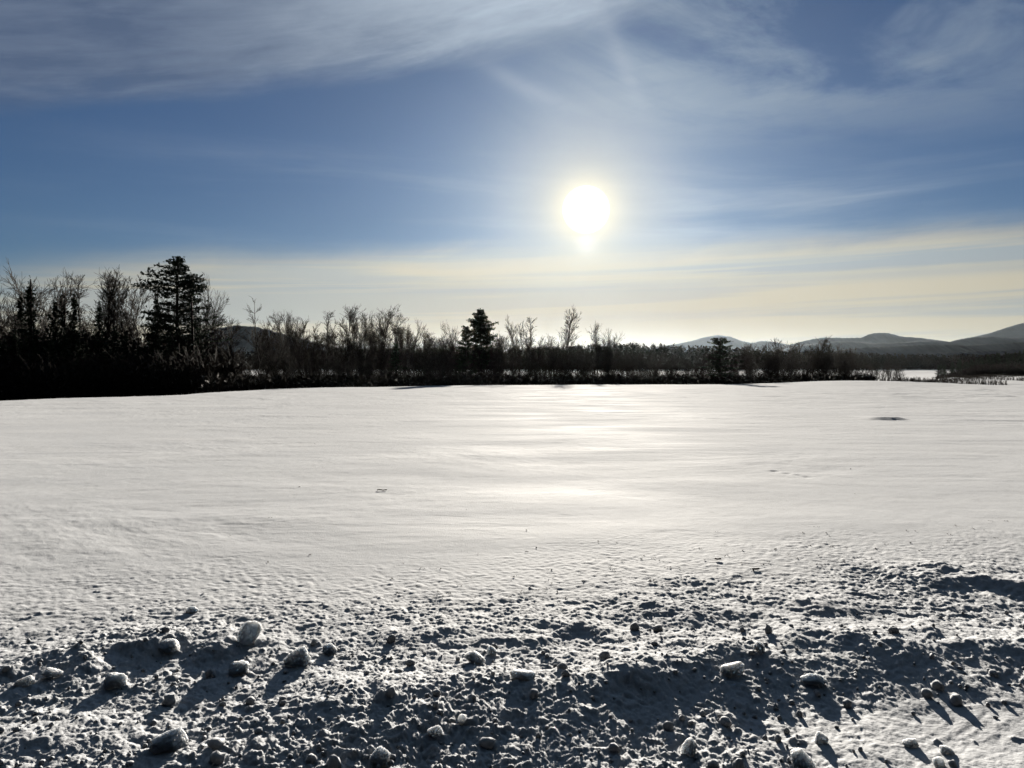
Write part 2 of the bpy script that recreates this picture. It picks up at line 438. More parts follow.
def spruce(seed, width=1.7, gaps=.3):
    rng = random.Random(seed); nr = np.random.default_rng(seed)
    trunk = []; grow(rng, (0, 0, -.3), (0, 0, 1), 10.2, .14, .02, trunk, 8, .01)
    C = []; T = []
    z = .5
    while z < 9.85:
        f = 1-z/10.0
        R0 = width*f**.95*(.9+.25*math.sin(z*5+seed))+.05
        for k in range(7):
            if rng.random() < gaps: continue
            a = rng.uniform(0, 6.283); R = R0*rng.uniform(.4, 1.25)
            n = max(3, int(R/.11))
            for q in range(n):
                t = (q+rng.random())/n
                rr = R*t
                zz = z-.34*R*t+.22*R*t*t
                sp = .06+.16*R*(1-t)*.6
                C.append((rr*math.cos(a)+rng.gauss(0, sp), rr*math.sin(a)+rng.gauss(0, sp), zz+rng.gauss(0, .04)))
                C.append((rr*math.cos(a)+rng.gauss(0, sp), rr*math.sin(a)+rng.gauss(0, sp), zz-.07+rng.gauss(0, .04)))
        z += .13+.16*f
    for k in range(8): C.append((rng.gauss(0, .03), rng.gauss(0, .03), 9.6+.09*k))
    C = np.array(C)
    return tubes(trunk, 6), leaves(C, np.where(C[:, 2] > 9.3, .07, .15), nr, flat=.6)

def pine(seed, t0, env, dl, nb, lean=0.0, leaf=.16, per=15, drop=.0, asym=0.0):
    """env: list of (fraction of height, branch length) for a 10 m pine"""
    rng = random.Random(seed); nr = np.random.default_rng(seed)
    trunk = []; tp = grow(rng, (0, 0, -.3), (0, 0, 1), 10.1, .17, .03, trunk, 9, .012)
    ef, el = [e[0] for e in env], [e[1] for e in env]
    C = []; crown = []
    z = t0*10
    while z < 9.95:
        f = z/10; R0 = float(np.interp(f, ef, el))
        off = rng.uniform(0, 6.28)
        for k in range(nb):
            if rng.random() < drop: continue
            a = off+6.283*k/nb+rng.gauss(0, .25)
            R = R0*rng.uniform(.5, 1.25)*(1+asym*math.cos(a))
            rise = rng.uniform(-.05, .28)+.9*max(0, f-.8)
            zb = z; z = zb+rng.uniform(-.12, .12)
            n = max(2, int(R/.24)); p = [0, 0, z]
            for q in range(n):
                t = (q+1)/n
                p2 = [R*t*math.cos(a), R*t*math.sin(a), z+R*t*(rise-.12)+.14*R*t*t]
                crown.append((*p, *p2, .03*(1-t)+.012, .03*(1-t)+.008)); p = p2
                if t > .28:
                    for w in range(per):
                        sp = .12+.12*R*.5
                        C.append((p[0]+rng.gauss(0, sp*.8), p[1]+rng.gauss(0, sp*.8), p[2]+abs(rng.gauss(0, .11))-.03))
            z = zb
        z += dl*rng.uniform(.7, 1.35)
    V1, F1 = tubes(crown, 3)
    V2, F2 = leaves(np.array(C), leaf, nr, flat=.7)
    # twigs and needles together form the crown: quads split into triangles so that one face size holds
    F1 = np.concatenate([F1[:, [0, 1, 2]], F1[:, [0, 2, 3]]])
    return tubes(trunk, 6), (np.concatenate([V1, V2]), np.concatenate([F1, F2+len(V1)]))

PROTO = {}
def proto(key):
    if key in PROTO: return PROTO[key]
    k, seed = key.rsplit('_', 1); seed = int(seed)
    if k.startswith('spruce'):
        (tv, tf), (cv, cf) = spruce(seed, {'spruce': 2.5, 'sprucethin': 1.9, 'sprucewide': 3.2}[k])
        mt, mc = M_BARK, M_NEEDLE
    elif k == 'whitepine':
        (tv, tf), (cv, cf) = pine(seed, .33, [(.33, .7), (.42, 1.5), (.5, 1.9), (.62, 1.75), (.72, 1.75), (.8, 1.5), (.88, 1.15), (.94, .8), (.98, .5), (1, .35)], .36, 6, leaf=.125, per=18, drop=.13, asym=-.12)
        mt, mc = M_BARK, M_PINE
    elif k == 'layerpine':
        (tv, tf), (cv, cf) = pine(seed, .3, [(.3, .9), (.5, 2.2), (.65, 1.9), (.8, 1.3), (.9, .8), (1, .25)], .46, 5, leaf=.12, per=10, drop=.15, asym=.3)
        mt, mc = M_BARK, M_PINE
    elif k == 'ovalpine':
        (tv, tf), (cv, cf) = pine(seed, .34, [(.34, .6), (.46, .9), (.54, 1.0), (.60, 1.2), (.68, 1.55), (.77, 1.55), (.86, 1.2), (.93, .75), (.97, .42), (1, .15)], .21, 7, leaf=.165, per=15, drop=.16)
        mt, mc = M_BARK, M_PINE
    elif k == 'bushpine':
        (tv, tf), (cv, cf) = pine(seed, .12, [(.12, 1.6), (.3, 2.4), (.5, 2.2), (.7, 1.6), (.88, .9), (1, .2)], .4, 6, leaf=.2, per=12, drop=.15)
        mt, mc = M_BARK, M_PINE
    elif k == 'umbrellapine':
        (tv, tf), (cv, cf) = pine(seed, .2, [(.2, 2.2), (.4, 2.4), (.55, 1.9), (.66, .8), (.74, .7), (.8, 1.3), (.92, 1.2), (1, .5)], .36, 6, leaf=.17, per=12, drop=.1)
        mt, mc = M_BARK, M_PINE
    else:
        (tv, tf), (cv, cf) = bare(seed, k.replace('birch', 'fork'))
        mt, mc = (M_BIRCH if k == 'birch' else M_BARK), M_TWIG
    me = []
    for nm, v, f, m in (('trunk', tv, tf, mt), ('crown', cv, cf, mc)):
        o = link_mesh(nm, v, f, m); me.append(o.data); bpy.data.objects.remove(o)
    ztop = max(float(np.max(cv[:, 2])), float(np.max(tv[:, 2])))
    PROTO[key] = (me, ztop)
    return PROTO[key]

TREE_RNG = random.Random(77)
def tree(key, px, ytop, d, label, group=None, wide=1.0, rot=None, lean=0.0, name=None):
    me, ztop = proto(key)
    X, Y, Zt = at(px, ytop, d)
    z0 = gz(X, Y)
    s = (Zt-z0)/ztop
    k = key.rsplit('_', 1)[0]
    if name is None:
        name = 'spruce_tree' if k.startswith('spruce') else 'pine_tree' if 'pine' in k else 'birch_tree' if k == 'birch' else 'bare_tree'
    root = empty(name, (X, Y, z0))
    root.scale = (s*wide, s*wide, s)
    root.rotation_euler = (0, lean, TREE_RNG.uniform(0, 6.28) if rot is None else rot)
    for nm, m in zip(('trunk', 'crown'), me):
        o = bpy.data.objects.new(nm, m); COL.objects.link(o); o.parent = root
    tag(root, label, 'tree', group)
    return root

# ------------------------------------------------------------------ the wood left of the field
LW = 'trees of the dark wood left of the field'
tree('broad_1', 3, 264, 108, 'bare broad tree at the far left end of the wood, cut by the photo edge', LW, 1.0)
tree('sprucethin_2', 21, 287, 106, 'thin short spire of a spruce between the two leftmost broad bare trees', LW)
tree('broad_2', 42, 263, 104, 'bare round crown with a tall spruce in front of it, second bare crown from left', LW, 1.0)
tree('sprucethin_3', 30, 274, 98, 'tall dark spruce in front of the second bare crown from the left', LW, 1.15)
tree('spruce_4', 55, 291, 100, 'left and wider of the two spruces with touching spires, left of the bare pole', LW)
tree('sprucethin_5', 62, 283, 102, 'right and taller of the two spruces with touching spires, left of the bare pole', LW)
tree('spruce_6', 74, 288, 101, 'single spruce just left of the thin bare pole tree in the left wood', LW, .9)
tree('pole_1', 80, 274, 106, 'thin bare pole of a tree rising between two spruces in the left wood', LW)
tree('slender_3', 100, 264, 104, 'slender bare tree with steep branches rising behind a small spruce in the left wood', LW, 1.25)
tree('spruce_7', 99, 296, 97, 'small spruce in front of the slender bare tree in the left wood', LW, .8)
tree('vase_1', 119, 265, 104, 'bare forked tree with crooked limbs, left of the broad bare crown beside the big pine', LW, .95)
tree('broad_3', 139, 270, 106, 'broad bare crown just left of the big layered pine', LW, .95)
tree('sprucewide_8', 156, 288, 99, 'dark spruce tucked against the left side of the big layered pine', LW, .7)
tree('whitepine_1', 177, 256, 100, 'big white pine with flat layered boughs, the tallest tree in the photo', LW, 1.15, rot=.4)
tree('layerpine_2', 192, 281, 97, 'slimmer pine in front of the right side of the big white pine, boughs reaching right', LW, .85, rot=0)
tree('broad_5', 206, 272, 109, 'bare twiggy crown showing behind the right edge of the big white pine', LW, .7)
tree('slender_4', 226, 315, 106, 'small bare tree right of the big white pine, in front of the blue hill', LW, 1.3)
tree('vase_6', 213, 318, 112, 'low bare tree at the right foot of the big white pine', LW, 1.2)
tree('birch_7', 170, 336, 92, 'pale leaning birch trunk against the black wood under the big white pine', LW, .8, rot=.0, lean=.38)
fr = random.Random(5)
for k in range(24):
    x = -14+k*10.2+fr.uniform(-4, 4)
    y = fr.uniform(322, 345)+(6 if x > 190 else 0)+(8 if x > 205 else 0)
    tree(fr.choice(['spruce_4', 'spruce_6', 'sprucewide_8', 'spruce_7', 'sprucewide_9']), x, y, fr.uniform(88, 97),
         'low dark spruce packed along the front of the black wood left of the field', 'spruces along the front of the left wood', fr.uniform(.9, 1.3))
for k in range(12):
    x = -8+k*18.5+fr.uniform(-5, 5)
    tree(fr.choice(['broad_2', 'vase_1', 'slender_3', 'clump_1']), x, fr.uniform(300, 322)+(10 if x > 150 else 0), fr.uniform(110, 122),
         'smaller bare tree standing back among the spruces of the left wood', 'smaller bare trees inside the left wood', fr.uniform(.9, 1.3))

# ------------------------------------------------------------------ the tree line across the far side of the field
TL = 'bare trees standing tall along the far edge of the field'
B = lambda key, x, y, d, lab, w=1.0, **kw: tree(key, x, y, d, lab, TL, w, **kw)
B('fork_1', 256, 295, 118, 'forked leaning bare tree with a thin crooked top, in front of the dark blue hill', .9, rot=0, lean=.02)
B('broad_4', 276, 308, 126, 'round bare crown, left of three crowns standing before the dark blue hill', .8)
B('vase_2', 289, 309, 130, 'upright bare crown, middle of three crowns standing before the dark blue hill', .9)
B('broad_1', 299, 315, 128, 'loose bare crown, right of three crowns standing before the dark blue hill', .75)
B('clump_1', 315, 316, 132, 'low round clump of bare stems left of a thin straight tree', 1.1)
B('pole_2', 327.5, 309, 124, 'thin straight bare tree between a low clump and a shrubby crown', 1.1)
B('broad_6', 337, 328, 135, 'low shrubby bare crown just right of the thin straight tree', .9)
B('slender_1', 346, 303, 120, 'tall narrow bare tree, leftmost of the dense tall group left of centre', 1.1)
B('vase_3', 358, 307, 130, 'tall bare tree second from the left in the dense tall group', .8)
B('vase_4', 369, 314, 132, 'shorter bare tree in the middle of the dense tall group', .9)
B('slender_2', 380, 305, 128, 'tall dense bare tree with several close tops in the dense tall group', 1.2)
B('clump_2', 387, 309, 131, 'thick dark bare clump with close stems, right of the several close tops', .9)
B('slender_5', 399, 312, 124, 'slim bare tree above a small spruce, near the right end of the dense tall group', 1.1)
B('broad_2', 408, 316, 130, 'bare spreading tree at the right end of the dense tall group', .7)
B('vase_6', 416, 326, 134, 'low drooping bare tree just past the right end of the dense tall group', 1.1)
B('broad_3', 436, 335, 138, 'low rounded bare crown alone right of the gap beside the dense tall group', 1.0)
B('broad_5', 449, 319, 136, 'rounded bare crown between the gap and the dark oval pine', .75)
B('clump_3', 495, 330, 140, 'low bare clump touching the right side of the dark oval pine', .9)
B('vase_5', 511, 314, 136, 'ragged bare tree with thick limbs, first tall one right of the dark oval pine', .8)
B('vase_1', 503, 333, 142, 'low bare tree between the dark oval pine and the ragged tall tree', 1.0)
B('pole_1', 530, 317, 140, 'very thin bare tree standing alone between the ragged tree and the tall slender one', 1.1)
B('broad_4', 537, 336, 146, 'low bare crown right beside the very thin lone tree', .9)
B('slender_3', 563, 304, 138, 'tall slender bare tree with a feathery top directly left of the sun column', 1.15)
B('broad_6', 572, 340, 146, 'low bare bush-like crown at the foot of the tall feathery tree', 1.2)
B('slender_4', 597, 320, 140, 'bare tree with a thin tall tip under the right side of the sun', 1.1)
B('broad_1', 606, 328, 142, 'bare thick limbed crown touching the thin tipped tree under the sun', .75)
B('clump_2', 627, 340, 150, 'low bare clump on the skyline right of the trees under the sun', 1.2)
B('clump_1', 640, 341, 152, 'second low bare clump on the skyline, nearer the grey mountain', 1.2)
B('vase_2', 751, 341, 150, 'small bare tree right of the lone umbrella-topped pine', 1.0)
B('clump_3', 771, 340, 146, 'low bare clump, left one of a close pair in front of the far mountains', 1.2)
B('slender_5', 779, 337, 144, 'bare tree with a thin tip between low clumps in front of the far mountains', 1.3)
B('vase_3', 787, 340, 148, 'low bare tree right of the thin tipped one before the far mountains', 1.1)
B('slender_2', 815, 335, 142, 'tallest bare tree of the right group in front of the far mountains', 1.2)
B('vase_4', 823, 341, 146, 'bare tree leaning against the tallest one of the right group', 1.1)
B('clump_1', 831, 342, 148, 'low dense bare clump right of the tallest tree of the right group', 1.0)
B('broad_5', 848, 345, 152, 'small round bare crown last on the right of the line of bare trees', .9)
fr = random.Random(29)
for a, b, n, t in ((258, 310, 7, 318), (312, 345, 5, 324), (342, 425, 9, 322), (428, 470, 6, 330), (488, 545, 8, 328), (545, 620, 8, 334)):
    for k in range(n):
        x = a+(b-a)*(k+fr.uniform(.2, .8))/n
        tree(fr.choice(['slender_1', 'vase_3', 'slender_5', 'clump_2', 'vase_6', 'slender_4', 'pole_2']), x, t+fr.uniform(0, 16), fr.uniform(140, 160),
             'half hidden bare tree behind the taller crowns of the tree line', 'half hidden bare trees behind the taller crowns', fr.uniform(.9, 1.4))
PG = 'evergreens standing in the line of bare trees'
tree('ovalpine_1', 481, 308, 134, 'dark oval pine with a dense crown standing above the line of bare trees', PG, .95)
tree('bushpine_1', 466, 325, 138, 'low bushy pine at the left foot of the dark oval pine', PG, .75)
tree('spruce_6', 396, 338, 122, 'small pointed spruce below the dense tall group of bare trees', PG, 1.3)
tree('umbrellapine_1', 720, 337, 118, 'lone pine with a small umbrella-like top and wide lower boughs before the grey mountain', PG, 1.5)
fr = random.Random(9)
for k in range(74):
    x = 212+k*8.75+fr.uniform(-4, 4)
    y = fr.uniform(343, 354)
    if 640 < x < 740: y += 4
    tree(fr.choice(['broad_2', 'vase_1', 'vase_4', 'clump_1', 'clump_2', 'broad_6', 'clump_3', 'vase_6']), x, y, fr.uniform(128, 168),
         'low bare tree massed below the skyline along the far edge of the field', 'low bare trees massed along the far edge of the field', fr.uniform(.9, 1.5))
fr = random.Random(19)
for k in range(8):
    x = 856+k*6.2+fr.uniform(-3, 3)
    tree(fr.choice(['clump_1', 'clump_2', 'broad_6', 'vase_6']), x, fr.uniform(352, 364), fr.uniform(150, 190),
         'small bare tree beside the bright snow patch at the right end of the tree line', 'small bare trees beside the bright snow patch', fr.uniform(1.0, 1.5))
# dark conifers at the right edge
for k in range(40):
    x = 938+k*3.0+fr.uniform(-2, 2)
    y = float(np.interp(x, [935, 960, 985, 1010, 1040, 1060], [366, 359, 354, 351, 349, 348]))+fr.uniform(-2, 3)
    tree(fr.choice(['spruce_4', 'sprucewide_8', 'sprucewide_9', 'spruce_7']), x, y, fr.uniform(206, 250),
         'dark conifer in the black stand of trees at the right edge of the photo', 'conifers in the black stand at the right edge', fr.uniform(1.4, 2.1))

# ------------------------------------------------------------------ thickets, brush and the far wood: too many stems to count
def stems(n, place, hfun, seed, name, label, mat, twigs=4, r0=.028, fill=0):
    rng = np.random.default_rng(seed)
    S = []
    for k in range(n):
        X, Y = place(rng)
        z = gz(X, Y); h = hfun(X, Y, rng)
        if h <= 0: continue
        lx, ly = rng.normal(0, .16, 2)*h
        p0 = np.array([X, Y, z-.05]); p1 = p0+np.array([lx, ly, h])
        mid = (p0+p1)/2+rng.normal(0, .05*h, 3)
        S.append((*p0, *mid, r0, r0*.7)); S.append((*mid, *p1, r0*.7, r0*.3))
        for q in range(twigs):
            t = rng.uniform(.25, .95); b = p0*(1-t)+p1*t
            e = b+np.array([rng.normal(0, .16)*h, rng.normal(0, .16)*h, rng.uniform(.08, .32)*h])
            S.append((*b, *e, r0*.5, r0*.25))
    V, Fc = tubes(S, 3)
    if fill:                                       # tangle of fine twigs between the stems
        C = []
        while len(C) < fill:
            X, Y = place(rng); z = gz(X, Y); h = hfun(X, Y, rng)
            for q in range(6): C.append((X+rng.normal(0, .4), Y+rng.normal(0, .4), z+max(.05, h)*rng.random()*.95))
        V2, F2 = leaves(np.array(C), .30, rng, flat=1.0, long=2.6)
        Fc = np.concatenate([Fc[:, [0, 1, 2]], Fc[:, [0, 2, 3]], F2+len(V)]); V = np.concatenate([V, V2])
    o = link_mesh(name, V, Fc, mat); tag(o, label, 'brush', kind='stuff')
    return o

def along_edge(x0, x1, a, b):
    def f(rng):
        px = rng.uniform(x0, x1); De = np.interp(px, EDGE_PX, EDGE_D)
        d = De+rng.uniform(a, b)
        return (px-512)/F*d, d
    return f
def brush_top(ypx_lo, ypx_hi):
    def f(X, Y, rng):
        z = EYE+(HOR-rng.uniform(ypx_lo, ypx_hi))/F*Y
        return z-gz(X, Y)
    return f
stems(9500, along_edge(205, 872, 6, 36), brush_top(373.5, 382), 41, 'edge_brush', 'low brown brush fringing the far edge of the snowy field', M_BRUSH, fill=26000)
stems(2600, along_edge(262, 850, 20, 50), brush_top(360, 376), 42, 'alder_thicket', 'thin bare saplings between the trunks beyond the far edge of the field', M_TWIG, 5, .03)
def left_place(rng):
    px = rng.uniform(-60, 235); d = rng.uniform(82, 98)+(8 if px > 200 else 0)
    return (px-512)/F*d, d
stems(5200, left_place, lambda X, Y, rng: rng.uniform(2.5, 6.5), 43, 'wood_undergrowth', 'dark tangled undergrowth filling the foot of the left wood', M_TWIG, 7, .05, fill=30000)
def right_place(rng):
    while True:
        px = rng.uniform(880, 1060); d = rng.uniform(100, 200)
        X = (px-512)/F*d
        if d > (135 if px < 940 else 200): continue
        if pn(np.array([X*.06+2]), np.array([d*.05]))[0] > .10: return X, d
stems(4200, right_place, lambda X, Y, rng: rng.uniform(.2, .75), 44, 'meadow_brush', 'patches of low brush poking through the snow at the right end of the field', M_BRUSH, 5, .03)

def stand_place(rng):
    px = rng.uniform(936, 1075); d = rng.uniform(200, 214)
    return (px-512)/F*d, d
stems(1700, stand_place, lambda X, Y, rng: rng.uniform(.6, 3.6)*min(1.0, max(.3, (X/Y-.555)/.06)), 45, 'stand_undergrowth', 'dark scrub along the foot of the black conifers at the right edge', M_TWIG, 7, .07)

def wood(n, px_rng, d_rng, ytop, seed, name, label, leafs=46, conif=.5, hmin=.62):
    rng = np.random.default_rng(seed)
    C, Sz = [], []
    for k in range(n):
        px = rng.uniform(*px_rng); d = d_rng[0]+(d_rng[1]-d_rng[0])*rng.random()**1.3
        X = (px-512)/F*d; z0 = gz(X, d)
        H = (EYE+(HOR-ytop(px))/F*d-z0)*rng.uniform(hmin, 1.0)
        if H < 2: continue
        t = rng.random(leafs)
        a = rng.uniform(0, 6.283, leafs)
        if rng.random() < conif:
            R = H*.17*(1-t)**.8*rng.uniform(.5, 1, leafs)+.1; z = z0+H*(.04+.96*t)
        else:
            R = H*.24*np.sqrt(np.clip(1-(2*t-1)**2, 0, 1))*rng.uniform(.4, 1, leafs); z = z0+H*(.1+.9*t)
        C.append(np.stack([X+R*np.cos(a), d+R*np.sin(a), z], -1)); Sz.append(np.full(leafs, H*.10)*(1.15-.6*t))
    C = np.concatenate(C); Sz = np.concatenate(Sz)
    V, Fc = leaves(C, Sz, rng, flat=1.2, long=1.8)
    o = link_mesh(name, V, Fc, M_WOOD); tag(o, label, 'wood', kind='stuff')
YT = lambda px: float(np.interp(px, [-200, 230, 300, 430, 520, 560, 600, 640, 690, 720, 760, 850, 930, 1024, 1200],
                                [352, 352, 349, 348, 347, 346, 344, 342.5, 345, 346, 349, 352, 354, 353, 351]))
wood(5200, (-160, 1190), (600, 760), YT, 51, 'far_wood', 'dark mixed wood across the snowy plain behind the tree line')
wood(900, (-110, 236), (100, 140), lambda px: float(np.interp(px, [-110, 100, 200, 222, 236], [326, 330, 338, 348, 362])), 52, 'dense_wood', 'black mass of trees filling the wood left of the field', 60, .55, .5)

# ------------------------------------------------------------------ hills
def hill(D, pts, depth, mat, rough, seed, x_ext=0):
    px = np.array([p[0] for p in pts], float); py = np.array([p[1] for p in pts], float)
    X = np.linspace((px[0]-512)/F*D, (px[-1]-512)/F*D, 420)
    yy = np.interp(X/D*F+512, px, py)
    kk = np.exp(-np.linspace(-2, 2, 15)**2); kk /= kk.sum()
    yy = np.convolve(np.pad(yy, 7, mode='edge'), kk, 'valid')
    top = EYE+(HOR-yy)/F*D
    v = np.linspace(-1, 1, 41)
    XX, VV = np.meshgrid(X, v)
    sh = 1-np.sqrt(VV**2+.0001)+.01; sh = np.clip(sh, 0, 1)
    Yw = D+VV*depth
    Z = -5.2+(top[None, :]+5.2)*sh*(1+.10*pn(XX/depth*1.2+seed, VV*1.1)*(1-np.exp(-(VV/.28)**2)))
    Z = Z+rough*.9*fbm(XX/(rough*6), Yw/(rough*30)+seed, 3)*np.clip(sh*3, 0, 1)
    n0, n1 = XX.shape
    V = np.stack([XX, Yw, Z], -1).reshape(-1, 3)
    i, j = np.meshgrid(np.arange(n0-1), np.arange(n1-1), indexing='ij')
    Fc = np.stack([i*n1+j, i*n1+j+1, (i+1)*n1+j+1, (i+1)*n1+j], -1).reshape(-1, 4)
    o = link_mesh('hill', V, Fc, mat, smooth=True); tag(o, kind='structure')
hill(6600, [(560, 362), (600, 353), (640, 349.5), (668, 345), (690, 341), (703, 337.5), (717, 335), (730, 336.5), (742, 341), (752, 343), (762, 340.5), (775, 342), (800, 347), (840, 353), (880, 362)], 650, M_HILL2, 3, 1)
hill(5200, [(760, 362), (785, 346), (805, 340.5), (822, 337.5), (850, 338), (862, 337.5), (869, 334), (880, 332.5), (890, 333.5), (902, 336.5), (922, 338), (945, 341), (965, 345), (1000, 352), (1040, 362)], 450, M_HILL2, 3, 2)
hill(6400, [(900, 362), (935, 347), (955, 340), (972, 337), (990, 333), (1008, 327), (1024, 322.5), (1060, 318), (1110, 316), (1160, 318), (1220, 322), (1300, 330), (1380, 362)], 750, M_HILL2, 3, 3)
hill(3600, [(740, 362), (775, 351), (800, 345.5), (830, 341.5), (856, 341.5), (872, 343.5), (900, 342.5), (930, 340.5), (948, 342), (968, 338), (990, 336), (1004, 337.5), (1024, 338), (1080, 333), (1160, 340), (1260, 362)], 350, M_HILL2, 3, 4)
hill(2100, [(780, 362), (830, 352), (860, 347.5), (900, 346), (930, 344.5), (970, 345), (1024, 342), (1090, 340), (1180, 348), (1260, 362)], 150, M_HILL, 2.5, 5)
hill(1500, [(60, 362), (110, 352), (160, 340), (200, 331), (222, 327), (236, 325.5), (252, 326), (265, 328.5), (288, 335), (312, 341.5), (338, 347), (372, 350), (440, 353), (520, 358), (560, 362)], 180, M_HILL, 1.8, 6)
hill(1150, [(880, 362), (940, 352.5), (980, 351), (1024, 348.5), (1090, 344), (1170, 350), (1230, 362)], 60, M_HILL, 2.0, 7)

# ------------------------------------------------------------------ loose chunks of snow on the bank
def chunk_mesh(seed, sx, sy, sz, blocky):
    import bmesh
    bm = bmesh.new(); bmesh.ops.create_icosphere(bm, subdivisions=5, radius=1.0)
    off = Vector((seed*3.7, seed*1.3, seed*2.1))
    rng = random.Random(seed)
    planes = [(Vector(unit([rng.gauss(0, 1) for _ in range(3)])), rng.uniform(.55, .85)) for _ in range(int(4+8*blocky))]
    for v in bm.verts:
        c = v.co.normalized()
        r = 1+.22*mnoise.noise(c*1.3+off)+.11*mnoise.noise(c*3.1+off)
        p = c*r
        for n, h in planes:                                     # broken faces
            e = p.dot(n)-h
            if e > 0: p = p-n*e*.9
        p += c*(.07*mnoise.noise(c*5+off)+.05*mnoise.noise(c*11+off)+.03*mnoise.noise(c*23+off))
        v.co = Vector((p.x*sx, p.y*sy, p.z*sz))
    V = [v.co[:] for v in bm.verts]; Fc = [[v.index for v in f.verts] for f in bm.faces]
    bm.free()
    return V, Fc
CH = [ # px, base row, width px, height px, blocky, tilt, label
 (247, 646, 23, 34, .6, .55, 'tallest slab of snow, tilted to the right, standing alone on the left of the bank'),
 (296, 667, 27, 23, .7, .05, 'blocky pale lump of snow right of the tilted slab'),
 (329, 655, 19, 13, .4, .0, 'smaller rounded lump of snow to the right of the blocky lump beside the tilted slab'),
 (113, 690, 26, 16, .0, .0, 'smooth egg-shaped chunk of snow at the left foot of the long shaded hollow'),
 (168, 653, 25, 14, .2, .1, 'dark shaded mound of snow on the rim above the long shaded hollow'),
 (50, 680, 21, 13, .2, .0, 'dark rounded snow chunk left of the egg-shaped one'),
 (22, 686, 22, 12, .3, .0, 'low dark snow chunk near the left edge of the photo'),
 (166, 752, 46, 22, .8, -.35, 'long flat slab of snow rising to the right at the bottom left'),
 (690, 757, 21, 20, .3, .0, 'rounded pale snow chunk with a deep shadow at the bottom, right of centre'),
 (803, 772, 30, 24, .4, .0, 'largest pale knobbly snow lump at the bottom edge, right of the centre'),
 (822, 745, 15, 13, .2, .0, 'small pale snow ball just above and right of the knobbly lump at the bottom edge'),
 (474, 663, 22, 15, .8, .2, 'wedge-shaped snow block near the middle of the bank'),
 (492, 656, 12, 10, .3, .0, 'small round snow chunk touching the right of the wedge-shaped block'),
 (523, 681, 30, 12, .8, .1, 'flat dark-faced slab of snow below and right of the wedge-shaped block'),
 (380, 766, 25, 20, .8, .25, 'square-edged snow block at the bottom edge, left of centre'),
 (733, 676, 25, 17, .6, -.3, 'pointed snow slab on the crest of the bank right of centre'),
 (816, 686, 27, 13, .5, .0, 'flat white chunk of snow below the crest on the right'),
 (761, 654, 15, 12, .7, .3, 'split chunk of snow standing up on the crest, left of the long thin shadow'),
 (912, 748, 16, 9, .2, .0, 'low rounded chunk on the smooth scraped snow at bottom right, left of two others'),
 (949, 755, 16, 10, .3, .4, 'slanting small chunk on the smooth scraped snow at bottom right'),
 (941, 768, 14, 10, .3, .2, 'small chunk at the very bottom edge on the scraped snow at the right'),
 (236, 677, 26, 15, .4, .0, 'rough lump in the shade just below the tilted slab and left of the blocky lump'),
 (434, 738, 16, 15, .7, .2, 'angular snow chunk in the deep shade at the bottom, left of centre'),
 (462, 727, 9, 14, .4, .1, 'small upright finger of snow in the deep shade near the bottom centre'),
 (191, 614, 14, 7, .5, .1, 'small dark clod on the smooth edge of the bank above the tilted slab'),
]
for k, (px, yb, w, h, bl, tilt, lab) in enumerate(CH):
    x, y, z = hit(px, yb)
    m = y/F
    sx, sz = .92*w*m/2, .95*h*m/2
    V, Fc = chunk_mesh(k+3, sx, sx*(.75 if k else .55), sz*1.12, bl)
    o = link_mesh('snow_chunk', V, Fc, M_CHUNK, smooth=True)
    o.location = (x, y+sx*.45, gz(x, y+sx*.45)+sz*.55)
    o.rotation_euler = (0, tilt, 0)
    tag(o, lab, 'snow chunk', 'loose chunks of snow on the ploughed bank')

